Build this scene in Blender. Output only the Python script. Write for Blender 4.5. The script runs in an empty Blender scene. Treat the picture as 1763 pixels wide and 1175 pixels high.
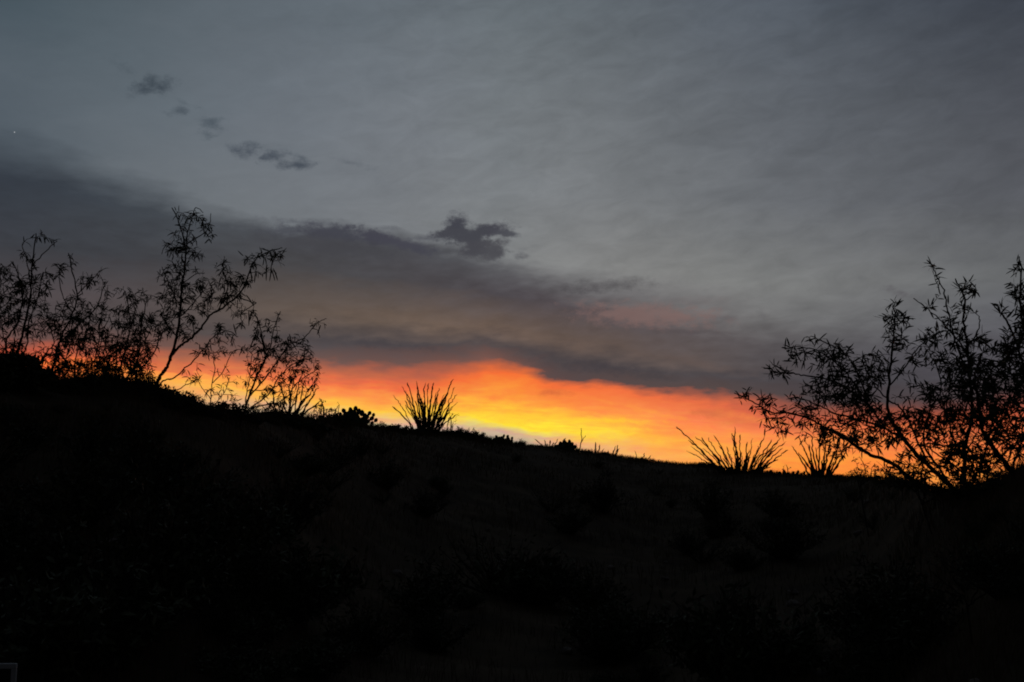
import bpy, math, random
import numpy as np
from mathutils import Vector, noise as mnoise

random.seed(11); np.random.seed(11)
R = math.radians
scene = bpy.context.scene
col = scene.collection
W0, H0, F = 1763.0, 1175.0, 1980.0          # photograph size and focal length in its pixels
PITCH = R(7.0); EYE = Vector((0, 0, 1.6))
FW = Vector((0, math.cos(PITCH), math.sin(PITCH))); UP = Vector((0, -math.sin(PITCH), math.cos(PITCH))); RT = Vector((1, 0, 0))

def pdir(px, py):
    return (FW + RT*((px-W0/2)/F) + UP*((H0/2-py)/F)).normalized()
def azel(px, py):
    d = pdir(px, py)
    return math.degrees(math.atan2(d.x, d.y)), math.degrees(math.asin(d.z))
def P(px, py, r):
    """the point seen in that direction at horizontal range r metres"""
    d = pdir(px, py); k = r/math.hypot(d.x, d.y)
    return EYE + d*k

# ------------------------------------------------------------------ camera
cd = bpy.data.cameras.new('camera'); cam = bpy.data.objects.new('camera', cd); col.objects.link(cam)
cam.location = EYE; cam.rotation_euler = (R(90)+PITCH, 0, 0)
cd.sensor_width = 36.0; cd.lens = 36.0*F/W0; cd.clip_start = 0.05; cd.clip_end = 12000
scene.camera = cam
vs = scene.view_settings
vs.view_transform = 'Standard'; vs.look = 'None'; vs.gamma = 1; vs.exposure = 0; vs.use_curve_mapping = False
scene.cycles.max_bounces = 1
try: scene.cycles.pixel_filter_type = 'BLACKMAN_HARRIS'; scene.cycles.filter_width = 1.9
except Exception: pass

# ------------------------------------------------------------------ sky (world, laid out by compass direction and height)
def lin(c):
    out = []
    for v in c:
        v = v/255.0
        out.append(v/12.92 if v <= 0.04045 else ((v+0.055)/1.055)**2.4)
    return out
world = bpy.data.worlds.new('World'); scene.world = world; world.use_nodes = True
world.cycles.sampling_method = 'NONE'
nt = world.node_tree; nt.nodes.clear(); L = nt.links
def N(t, **kw):
    n = nt.nodes.new(t)
    for k, v in kw.items(): setattr(n, k, v)
    return n
def put(sock, v):
    if hasattr(v, 'is_linked') or isinstance(v, bpy.types.NodeSocket): L.new(v, sock)
    else: sock.default_value = v
def M(op, a, b=0.0, c=None, clamp=False):
    n = N('ShaderNodeMath', operation=op); n.use_clamp = clamp
    put(n.inputs[0], a); put(n.inputs[1], b)
    if c is not None: put(n.inputs[2], c)
    return n.outputs[0]
def SS(v, a, b, x=0.0, y=1.0, kind='SMOOTHSTEP'):
    n = N('ShaderNodeMapRange', interpolation_type=kind); n.clamp = True
    put(n.inputs['Value'], v); put(n.inputs['From Min'], a); put(n.inputs['From Max'], b)
    put(n.inputs['To Min'], x); put(n.inputs['To Max'], y)
    return n.outputs[0]
def MIX(f, a, b, mode='MIX'):
    n = N('ShaderNodeMix', data_type='RGBA', blend_type=mode)
    put(n.inputs[0], f); put(n.inputs[6], a); put(n.inputs[7], b)
    return n.outputs[2]
def XYZ(x, y, z=0.0):
    n = N('ShaderNodeCombineXYZ'); put(n.inputs[0], x); put(n.inputs[1], y); put(n.inputs[2], z); return n.outputs[0]
def NOISE(vec, scale, detail=4, rough=0.55):
    n = N('ShaderNodeTexNoise'); L.new(vec, n.inputs['Vector'])
    n.inputs['Scale'].default_value = scale; n.inputs['Detail'].default_value = detail; n.inputs['Roughness'].default_value = rough
    return n.outputs[0]
tc = N('ShaderNodeTexCoord'); nrm = N('ShaderNodeVectorMath', operation='NORMALIZE'); L.new(tc.outputs['Generated'], nrm.inputs[0])
sp = N('ShaderNodeSeparateXYZ'); L.new(nrm.outputs[0], sp.inputs[0]); DX, DY, DZ = sp.outputs
AZ = M('MULTIPLY', M('ARCTAN2', DX, DY), 57.29578)
EL = M('MULTIPLY', M('ARCSINE', DZ), 57.29578)
cv = XYZ(M('MULTIPLY', AZ, 0.30), EL)                 # streaky space: clouds drawn out sideways
cv2 = XYZ(M('MULTIPLY', AZ, 0.62), EL, 7.3)
n_big = M('SUBTRACT', NOISE(cv, 0.55, 3), 0.5)
n_fine = M('SUBTRACT', NOISE(cv, 2.2, 6, 0.6), 0.5)
n_side = M('SUBTRACT', NOISE(XYZ(M('MULTIPLY', AZ, 0.4), EL, 21.0), 0.6, 4), 0.5)
n_puff = M('SUBTRACT', NOISE(cv2, 2.5, 6, 0.68), 0.5)
ELw = M('ADD', EL, M('ADD', M('MULTIPLY', n_big, 0.9), M('MULTIPLY', n_fine, 0.75)))
AZw = M('ADD', AZ, M('MULTIPLY', n_side, 4.0))
A0, A1 = -29.0, 29.0
U = M('DIVIDE', M('SUBTRACT', AZw, A0), A1-A0, clamp=True)
XC = [0, 150, 300, 450, 600, 750, 850, 950, 1100, 1250, 1400, 1550, 1763]
KN = [  # (heights in the photograph, colours) from the ridge up, one value per column of XC
 ([672,678,698,716,738,750,760,773,797,812,822,830,835],
  [(235,110,65),(240,120,70),(168,165,158),(165,165,155),(175,168,158),(175,165,152),(160,152,138),(155,150,135),(255,172,85),(255,160,72),(252,140,55),(252,150,65),(250,158,75)]),
 ([655,660,680,692,724,736,744,757,782,798,808,815,820],
  [(245,112,62),(250,125,70),(240,180,110),(230,175,120),(238,185,135),(215,175,155),(195,170,148),(225,180,140),(255,172,88),(255,165,75),(252,140,55),(252,145,62),(250,150,72)]),
 ([630,640,655,678,706,716,726,739,755,768,785,795,800],
  [(250,112,58),(250,125,62),(255,178,80),(255,182,78),(255,190,72),(255,198,65),(255,220,60),(255,235,58),(255,178,68),(255,162,72),(255,148,65),(255,142,62),(250,140,70)]),
 ([612,624,640,655,675,684,684,702,716,735,748,755,760],
  [(238,98,60),(245,112,65),(252,148,78),(252,142,76),(252,140,76),(253,138,70),(255,155,62),(255,145,66),(255,138,76),(254,132,82),(248,126,76),(240,116,68),(235,112,72)]),
 ([602,612,628,642,653,658,636,654,670,692,714,718,702],
  [(215,88,66),(225,98,66),(232,115,76),(244,118,74),(246,112,72),(240,104,66),(245,106,52),(248,110,58),(240,106,66),(228,102,72),(190,88,66),(175,78,58),(190,80,60)]),
 ([576,584,594,604,614,620,608,640,656,668,684,688,672],
  [(106,78,74),(108,80,74),(118,86,78),(114,86,78),(104,82,78),(112,82,76),(120,84,75),(86,70,70),(88,73,71),(84,72,71),(76,67,69),(74,65,67),(82,69,71)]),
 ([545,555,566,580,588,594,590,618,636,646,655,655,645],
  [(78,71,73),(80,72,73),(86,76,74),(83,75,75),(75,70,73),(79,72,74),(86,76,75),(76,69,71),(80,73,74),(76,71,74),(72,68,72),(72,69,74),(74,71,76)]),
 ([505,512,527,532,548,560,568,584,608,630,640,640,626],
  [(80,73,75),(82,74,76),(86,78,77),(98,86,79),(104,90,81),(110,93,82),(108,91,82),(104,88,80),(98,84,79),(88,79,78),(76,72,76),(75,72,78),(78,75,80)]),
 ([425,435,450,452,468,488,505,520,560,585,605,605,592],
  [(60,62,68),(62,64,69),(66,66,70),(70,69,71),(71,70,73),(75,71,74),(76,72,76),(78,72,76),(92,83,84),(92,86,87),(86,83,86),(82,80,85),(82,80,86)]),
 ([310,335,375,400,410,432,462,490,505,530,548,550,540],
  [(54,60,69),(58,64,72),(70,75,81),(74,76,81),(70,71,77),(76,77,82),(86,86,90),(94,92,95),(112,110,111),(117,116,116),(112,112,113),(102,102,105),(93,94,99)]),
 ([205,255,320,372,384,400,425,450,465,480,490,485,470],
  [(82,92,101),(93,102,110),(108,114,120),(112,117,122),(116,120,125),(122,125,128),(124,127,129),(130,131,131),(130,130,129),(126,127,126),(120,121,121),(112,113,114),(99,101,103)]),
 ([120,150,190,215,225,230,290,330,340,345,345,340,330],
  [(84,94,103),(91,101,109),(100,109,117),(108,115,123),(114,120,127),(117,122,128),(122,127,131),(122,125,128),(114,117,120),(107,110,114),(101,104,109),(95,98,103),(86,88,94)]),
 ([0]*13,
  [(72,85,94),(80,92,100),(88,98,106),(94,103,111),(98,107,115),(101,109,116),(102,110,116),(100,108,114),(94,101,108),(87,94,103),(79,86,95),(71,77,86),(62,67,76)]),
]
def ramp(stops, interp):
    n = N('ShaderNodeValToRGB'); cr = n.color_ramp; cr.interpolation = interp
    while len(cr.elements) > 1: cr.elements.remove(cr.elements[-1])
    for i, (p, c) in enumerate(stops):
        e = cr.elements[0] if i == 0 else cr.elements.new(p)
        e.position = p; e.color = (c[0], c[1], c[2], 1)
    L.new(U, n.inputs[0]); return n.outputs[0]
heights, tints = [], []
for ki, (ys, cs) in enumerate(KN):
    if ki == 5: ys = [y+4 for y in ys]
    if ki == 4: ys = [y+9 for y in ys]
    if ki in (3, 4): cs = [(c[0], c[1]+7, c[2]) for c in cs]
    hs, ts = [], []
    for x, y, c in zip(XC, ys, cs):
        a, e = azel(x, y); u = (a-A0)/(A1-A0); v = (e+10)/40
        hs.append((u, (v, v, v))); ts.append((u, lin(c)))
    heights.append(M('SUBTRACT', M('MULTIPLY', ramp(hs, 'CARDINAL'), 40), 10)); tints.append(ramp(ts, 'B_SPLINE'))
sky = tints[0]
for k in range(1, len(KN)):
    edge = False
    f = SS(ELw, heights[k-1], heights[k], kind='SMOOTHSTEP' if edge else 'LINEAR')
    sky = MIX(f, sky, tints[k])
zen = N('ShaderNodeRGB'); zen.outputs[0].default_value = (*lin((40, 50, 62)), 1)
sky = MIX(SS(EL, 24.0, 75.0), sky, zen.outputs[0])
# thin high cloud, lying in its own plane far overhead
def tilted(deg, kx, ky, off):
    c, q = math.cos(R(deg)), math.sin(R(deg))
    a = M('ADD', M('MULTIPLY', AZ, c), M('MULTIPLY', EL, q)); b = M('SUBTRACT', M('MULTIPLY', EL, c), M('MULTIPLY', AZ, q))
    return XYZ(M('MULTIPLY', a, kx), M('MULTIPLY', b, ky), off)
def WISP(vec, scale, detail, rough, dist):
    n = N('ShaderNodeTexNoise'); L.new(vec, n.inputs['Vector']); n.inputs['Scale'].default_value = scale
    n.inputs['Detail'].default_value = detail; n.inputs['Roughness'].default_value = rough; n.inputs['Distortion'].default_value = dist
    return M('SUBTRACT', n.outputs[0], 0.5)
veil = WISP(tilted(17, 0.13, 0.48, 5.0), 1.0, 7, 0.58, 0.5)
mott = WISP(tilted(6, 0.45, 1.1, 13.0), 1.0, 6, 0.62, 0.6)
veil_gain = M('ADD', 1.0, M('MULTIPLY', M('ADD', M('MULTIPLY', veil, SS(AZ, -18.0, 6.0, 0.14, 0.42)), M('MULTIPLY', mott, SS(AZ, -18.0, 0.0, 0.12, 0.46))), SS(EL, 5.5, 8.0)))
bank = M('MULTIPLY', SS(ELw, heights[4], heights[6]), SS(ELw, heights[10], heights[8]))
bank_gain = M('ADD', 1.0, M('MULTIPLY', M('ADD', M('MULTIPLY', n_fine, 0.42), M('MULTIPLY', n_big, 0.3)), bank))
glow = SS(ELw, heights[5], heights[3])
streak = M('ADD', WISP(XYZ(M('MULTIPLY', AZ, 0.16), M('ADD', EL, M('MULTIPLY', AZ, 0.06)), 3.0), 2.6, 8, 0.68, 0.7), 0.5)
gl = XYZ(1.0, M('ADD', 1.0, M('MULTIPLY', M('SUBTRACT', streak, 0.5), M('MULTIPLY', glow, 1.1))), M('ADD', 1.0, M('MULTIPLY', n_puff, M('MULTIPLY', glow, 0.5))))
sky = MIX(1.0, sky, XYZ(veil_gain, veil_gain, veil_gain), 'MULTIPLY')
sky = MIX(1.0, sky, XYZ(bank_gain, bank_gain, bank_gain), 'MULTIPLY')
sky = MIX(1.0, sky, gl, 'MULTIPLY')
PUFFS = [ # x, y, half width, half height, tilt(deg), opacity, colour, solidity
 (262,148,34,17,12,.95,(60,69,78),.1),(240,158,24,10,30,.7,(66,75,84),0),(272,135,26,7,-25,.5,(72,82,90),-.1),(306,192,24,10,14,.8,(68,77,86),.05),(318,178,26,6,-15,.5,(76,86,94),-.1),
 (365,214,26,16,-20,.8,(70,80,89),.05),(358,232,20,9,10,.6,(74,84,92),0),(426,260,32,15,-8,.95,(71,78,88),.1),(440,250,28,7,-14,.6,(78,86,95),0),
 (472,268,28,12,12,.95,(70,77,87),.1),(508,284,34,10,4,.95,(69,76,86),.15),(520,272,30,6,-18,.7,(76,84,93),0),(606,281,44,8,-12,.5,(86,92,100),0),(212,116,34,11,-25,.55,(74,84,92),-.1),
 (785,392,20,17,60,1,(66,67,75),.45),(768,406,26,11,10,1,(69,70,77),.3),(806,412,40,15,-12,1,(68,69,76),.35),(843,398,34,12,8,1,(68,68,76),.35),(872,402,28,6,-8,.9,(74,75,82),.2),
 (826,428,38,19,-10,1,(71,71,77),.4),(852,426,26,15,20,.9,(76,76,81),.3),(808,402,30,12,0,.9,(68,69,76),.4),(832,446,24,8,0,.6,(82,82,86),.2),(735,411,46,7,0,.7,(78,79,87),0),(898,443,18,7,5,.75,(80,81,86),.1),(900,428,30,5,8,.3,(96,98,102),0),
 (665,393,30,6,0,.6,(84,86,93),0),(530,384,100,7,-4,.75,(80,82,90),0),(495,398,50,10,0,.8,(72,74,82),.2),(582,401,62,13,-4,.95,(66,67,76),.3),(645,408,40,13,-12,.95,(66,66,76),.3),(695,421,56,10,-12,.9,(68,68,78),.25),(560,425,120,18,-4,.6,(66,66,71),.2),
 (1553,505,34,11,-25,.65,(84,80,85),0),(1245,548,34,7,0,.6,(88,86,90),0),(1312,543,14,9,-40,.4,(92,90,92),0),(1180,572,70,6,-4,.6,(84,77,80),0),
 (1480,480,16,9,-20,.35,(92,93,96),0),(955,677,34,9,0,.7,(205,105,60),0),(1225,712,44,10,0,.6,(195,98,68),0),(1040,632,110,13,-6,.85,(68,62,66),.1),(1130,650,80,8,-6,.8,(72,66,68),0),
 (650,592,120,11,-5,.65,(68,64,68),0),(930,612,90,10,-14,.5,(72,66,69),0),
 (1110,543,120,22,-4,.65,(130,102,97),.2),(1050,492,80,14,3,.7,(80,78,80),.15),(990,500,50,12,0,.6,(78,75,78),0),(1180,520,110,14,0,.3,(118,108,108),0),
 (870,716,95,6,-3,.8,(255,208,58),0),(1030,724,90,6,-2,.8,(255,205,58),0),(1050,744,65,10,0,.6,(255,225,66),0),(1130,712,80,6,-12,.6,(255,160,72),0),
 (800,650,60,9,10,.5,(252,118,58),0),(870,665,60,12,20,.45,(255,160,62),0),(1330,770,80,8,-4,.5,(255,170,70),0),(1290,720,70,9,-12,.5,(255,140,72),0),(930,585,150,13,-12,.5,(108,90,80),0),(680,545,130,12,-4,.4,(112,95,84),0),(1200,625,120,11,-14,.4,(100,84,78),0),
]
for (cx, cy, rx, ry, tilt, op, c, solid) in PUFFS:
    a, e = azel(cx, cy); ca, sa = math.cos(R(tilt)), math.sin(R(tilt)); ka = math.cos(R(e))
    da = M('MULTIPLY', M('SUBTRACT', AZ, a), ka); de = M('SUBTRACT', EL, e)
    dpp = math.degrees(1/F)
    uu = M('DIVIDE', M('ADD', M('MULTIPLY', da, ca), M('MULTIPLY', de, sa)), rx*dpp)
    vv = M('DIVIDE', M('SUBTRACT', M('MULTIPLY', de, ca), M('MULTIPLY', da, sa)), ry*dpp)
    d2 = M('ADD', M('MULTIPLY', uu, uu), M('MULTIPLY', vv, vv))
    m = SS(M('SUBTRACT', M('SUBTRACT', 1.15+solid, M('SQRT', d2)), M('MULTIPLY', n_puff, 2.9 if solid < .2 else 2.6)), 0.0, 1.5 if solid < .2 else 1.15, 0.0, op)
    rgb = N('ShaderNodeRGB'); rgb.outputs[0].default_value = (*lin(c), 1)
    sky = MIX(m, sky, rgb.outputs[0])
# dusk: the glow fades into blue-grey and the sky darkens away from where the sun went down
dusk = MIX(SS(EL, 0.0, 35.0), (*lin((68, 66, 72)), 1), (*lin((50, 55, 64)), 1))
sky = MIX(SS(M('ABSOLUTE', AZ), 29.0, 85.0), sky, dusk)
away = SS(M('ABSOLUTE', AZ), 32.0, 130.0, 1.0, 0.30)
# one early star
sa_, se_ = azel(25, 228)
sd = M('ADD', M('POWER', M('SUBTRACT', AZ, sa_), 2.0), M('POWER', M('SUBTRACT', EL, se_), 2.0))
star = SS(sd, 0.0, 0.0013, 0.35, 0.0)
skyc = MIX(1.0, sky, XYZ(away, away, away), 'MULTIPLY')
skyc = MIX(1.0, skyc, XYZ(star, star, star), 'ADD')
bg = N('ShaderNodeBackground'); L.new(skyc, bg.inputs[0]); bg.inputs[1].default_value = 1.0
wo = N('ShaderNodeOutputWorld'); L.new(bg.outputs[0], wo.inputs[0])

# ------------------------------------------------------------------ materials
def mat(name, c, rough=0.9, var=0.35, scale=8.0, bump=0.0, spec=0.2, two=None, metal=0.0):
    m = bpy.data.materials.new(name); m.use_nodes = True; t = m.node_tree; b = t.nodes['Principled BSDF']
    b.inputs['Roughness'].default_value = rough; b.inputs['Specular IOR Level'].default_value = spec; b.inputs['Metallic'].default_value = metal
    tcn = t.nodes.new('ShaderNodeTexCoord'); nz = t.nodes.new('ShaderNodeTexNoise'); nz.inputs['Scale'].default_value = scale; nz.inputs['Detail'].default_value = 6
    t.links.new(tcn.outputs['Object'], nz.inputs['Vector'])
    rp = t.nodes.new('ShaderNodeValToRGB'); d = two or [v*(1-var) for v in c]
    rp.color_ramp.elements[0].position = 0.35; rp.color_ramp.elements[1].position = 0.68
    rp.color_ramp.elements[0].color = (*d, 1); rp.color_ramp.elements[1].color = (*c, 1)
    t.links.new(nz.outputs[0], rp.inputs[0]); t.links.new(rp.outputs[0], b.inputs['Base Color'])
    if bump:
        bp = t.nodes.new('ShaderNodeBump'); bp.inputs['Strength'].default_value = bump; bp.inputs['Distance'].default_value = 0.05
        t.links.new(nz.outputs[0], bp.inputs['Height']); t.links.new(bp.outputs[0], b.inputs['Normal'])
    return m
m_ground = mat('desert_soil', (0.10, 0.072, 0.045), 1.0, 0.5, 1.3, 0.6, 0.05)
m_bark = mat('dark_bark', (0.055, 0.042, 0.032), 0.95, 0.5, 30, 0.4, 0.1)
m_leaf = mat('mesquite_leaf', (0.11, 0.125, 0.065), 0.7, 0.5, 4, 0, 0.2)
m_leaf2 = mat('creosote_leaf', (0.085, 0.09, 0.045), 0.7, 0.5, 4, 0, 0.2)
m_cane = mat('ocotillo_cane', (0.07, 0.06, 0.042), 0.9, 0.4, 12, 0.3, 0.1)
m_pad = mat('cactus_pad', (0.06, 0.085, 0.045), 0.6, 0.3, 9, 0.2, 0.25)
m_grass = mat('dry_grass', (0.17, 0.13, 0.075), 0.95, 0.6, 0.8, 0, 0.05)
m_rock = mat('pale_rock', (0.30, 0.25, 0.21), 0.95, 0.4, 5, 0.5, 0.1)
m_pod = mat('seed_pod', (0.09, 0.065, 0.035), 0.8, 0.3, 20)
m_frame = mat('pale_painted_metal', (0.50, 0.50, 0.49), 0.6, 0.1, 20, 0.05, 0.2)
m_glass = mat('dark_glass', (0.012, 0.014, 0.018), 0.06, 0.1, 2, 0, 0.6)

# ------------------------------------------------------------------ helpers
class MB:
    def __init__(s): s.v = []; s.f = []
    def tube(s, pts, rad, sides=5, cap=True):
        n = len(pts)
        if n < 2: return
        base = len(s.v); ref = Vector((0.31, 0.77, 0.55))
        for i, p in enumerate(pts):
            t = (pts[min(i+1, n-1)]-pts[max(i-1, 0)])
            if t.length < 1e-7: t = Vector((0, 0, 1))
            t.normalize(); a = t.cross(ref)
            if a.length < 1e-3: a = t.cross(Vector((1, 0, 0)))
            a.normalize(); b = t.cross(a); r = rad[i] if hasattr(rad, '__len__') else rad
            for k in range(sides):
                w = 2*math.pi*k/sides; s.v.append(p+a*(math.cos(w)*r)+b*(math.sin(w)*r))
        for i in range(n-1):
            for k in range(sides):
                k2 = (k+1) % sides
                s.f.append((base+i*sides+k, base+i*sides+k2, base+(i+1)*sides+k2, base+(i+1)*sides+k))
        if cap:
            s.f.append(tuple(base+k for k in range(sides))[::-1]); s.f.append(tuple(base+(n-1)*sides+k for k in range(sides)))
    def strip(s, p, d, length, width, bend, side=None, seg=4):
        """a narrow pointed leaf, folded a little along its midrib"""
        d = d.normalized(); side = side or Vector((random.gauss(0, 1), random.gauss(0, 1), random.gauss(0, 1)))
        side = (side - d*side.dot(d))
        if side.length < 1e-4: side = d.orthogonal()
        side.normalize(); base = len(s.v); q = p.copy(); st = length/seg
        s.v.append(q.copy())
        for i in range(1, seg):
            d = (d+bend*(1.0/seg)).normalized(); q = q+d*st
            w = width*0.5*(1-abs(2*(i/seg)-0.9)**2*0.5); nn = d.cross(side)*w*0.35
            s.v.append(q+side*w+nn); s.v.append(q-side*w+nn)
        d = (d+bend*(1.0/seg)).normalized(); s.v.append(q+d*st)
        s.f.append((base, base+1, base+2))
        for i in range(1, seg-1):
            a = base+1+2*(i-1); s.f.append((a, a+2, a+3, a+1))
        a = base+1+2*(seg-2); s.f.append((a, a+2, a+1))
    def build(s, name, material, parent=None, base=None, smooth=True, stuff=False, label=None):
        if base is not None: vv = [(v[0]-base[0], v[1]-base[1], v[2]-base[2]) for v in s.v]
        else: vv = [tuple(v) for v in s.v]
        me = bpy.data.meshes.new(name); me.from_pydata(vv, [], s.f); me.materials.append(material)
        if smooth: me.polygons.foreach_set('use_smooth', [True]*len(me.polygons))
        me.update(); o = bpy.data.objects.new(name, me); col.objects.link(o)
        if parent: o.parent = parent
        elif base is not None: o.location = base
        if stuff: o['kind'] = 'stuff'
        if label: o['label'] = label
        return o
def thing(name, label, cat, loc, group=None):
    o = bpy.data.objects.new(name, None); o.empty_display_size = 0.2; o.location = loc; col.objects.link(o)
    o['label'] = label; o['category'] = cat
    if group: o['group'] = group
    return o
def copy_tree(o, parent=None):
    c = o.copy(); col.objects.link(c); c.parent = parent
    for ch in o.children: copy_tree(ch, c)
    return c
def smooth_path(pts, n=4):
    out = []
    for i in range(len(pts)-1):
        p0 = pts[max(i-1, 0)]; p1 = pts[i]; p2 = pts[i+1]; p3 = pts[min(i+2, len(pts)-1)]
        for k in range(n):
            t = k/n
            out.append(0.5*((2*p1)+(p2-p0)*t+(2*p0-5*p1+4*p2-p3)*t*t+(3*p1-p0-3*p2+p3)*t**3))
    out.append(pts[-1].copy()); return out
def rv(s=1.0): return Vector((random.gauss(0, s), random.gauss(0, s), random.gauss(0, s)))

# ------------------------------------------------------------------ terrain
SKX = np.array([-400, 0, 85, 130, 200, 260, 300, 340, 400, 430, 500, 560, 600, 650, 690, 740, 790, 830, 870, 890, 950, 1000, 1050, 1070, 1090, 1150, 1200, 1225, 1250, 1320, 1400, 1480, 1550, 1600, 1650, 1690, 1720, 1763, 1900, 2150.])
SKY = np.array([600, 645, 660, 664, 671, 676, 689, 703, 709, 714, 722, 722, 730, 737, 744, 747, 748, 756, 764, 767, 770, 778, 785, 790, 793, 797, 799, 801, 812, 817, 822, 824, 829, 843, 855, 850, 830, 798, 780, 790.])
DSX = np.array([-400, 0, 260, 420, 500, 600, 735, 1000, 1200, 1280, 1440, 1520, 1600, 1650, 1763, 2150.])
DSR = np.array([20, 20, 20.5, 22, 26, 33, 42, 48, 50, 43, 42, 30, 20, 17, 15, 15.])
SKA = np.array([azel(x, y)[0] for x, y in zip(SKX, SKY)]); SKT = np.array([math.tan(R(azel(x, y)[1])) for x, y in zip(SKX, SKY)])
DSA = np.array([azel(x, 750)[0] for x in DSX])
R0 = 8.0
FA = np.arange(-60, 60.01, 0.25)
def blur(v, sd):
    k = np.exp(-0.5*(np.arange(-60, 61)*0.25/sd)**2); k /= k.sum(); return np.convolve(np.pad(v, 60, mode='edge'), k, 'valid')
FT = np.interp(FA, SKA, SKT); FTS = blur(FT, 4.5); FDS = blur(np.interp(FA, DSA, DSR), 1.2)
def sm(t): t = np.clip(t, 0, 1); return t*t*(3-2*t)
def terrain(x, y):
    x = np.asarray(x, float); y = np.asarray(y, float)
    r = np.hypot(x, y); az = np.degrees(np.arctan2(x, y))
    ds = np.interp(az, FA, FDS); ts = np.interp(az, FA, FT); tb = np.interp(az, FA, FTS)
    t0 = -1.6/R0
    t = np.clip((r-R0)/(ds-R0), 0, 1)
    tn = np.minimum(tb, ts+0.006)*(1-t**3)+ts*t**3
    z_in = 1.6 + r*(t0+(tn-t0)*(1-(1-t)**2))
    q = np.maximum(r-ds, 0)
    zs = 1.6+ds*ts
    w = sm(q/500.0)
    z_out = (zs+q*ts-0.0035*np.minimum(q, 120)**2)*(1-w) + w*(-75)
    z = np.where(r < R0, 0.0, np.where(r <= ds, z_in, z_out))
    b = sm((np.abs(az)-42)/50.0)
    zb = np.where(r < 200, 0.0, -75*sm((r-200)/500.0))
    return z*(1-b)+zb*b
def relief(x, y):
    return 0.10*(mnoise.noise(Vector((x*0.35, y*0.35, 0))))+0.05*mnoise.noise(Vector((x*1.3, y*1.3, 4)))+0.03*mnoise.noise(Vector((x*4, y*4, 9)))
def gz(x, y):
    r = math.hypot(x, y)
    return float(terrain(x, y)) + (relief(x, y) - 0.05)*min(1, max(0, (r-2)/4))
def on_ground(px, r):
    a = R(azel(px, 760)[0]); x, y = math.sin(a)*r, math.cos(a)*r
    return Vector((x, y, gz(x, y)))
azs = np.concatenate([np.arange(-180, -33, 5.0), np.arange(-32, 32.01, 0.2), np.arange(35, 180, 5.0)])
rs = np.concatenate([[0.3], np.arange(1, 8, 0.6), np.arange(8, 60, 0.28), np.geomspace(62, 6000, 45)])
vv, ff = [], []
na, nr = len(azs), len(rs)
for r in rs:
    X = np.sin(np.radians(azs))*r; Y = np.cos(np.radians(azs))*r; Z = terrain(X, Y); k = min(1, max(0, (r-2)/4))
    for x, y, z in zip(X, Y, Z): vv.append((x, y, z+((relief(x, y)-0.05)*k if r < 90 else -0.05)))
for i in range(nr-1):
    for j in range(na):
        j2 = (j+1) % na; ff.append((i*na+j, i*na+j2, (i+1)*na+j2, (i+1)*na+j))
ff.append(tuple(range(na))[::-1])
me = bpy.data.meshes.new('hillside'); me.from_pydata(vv, [], ff); me.materials.append(m_ground)
me.polygons.foreach_set('use_smooth', [True]*len(me.polygons))
o = bpy.data.objects.new('hillside', me); col.objects.link(o); o['kind'] = 'structure'

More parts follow.
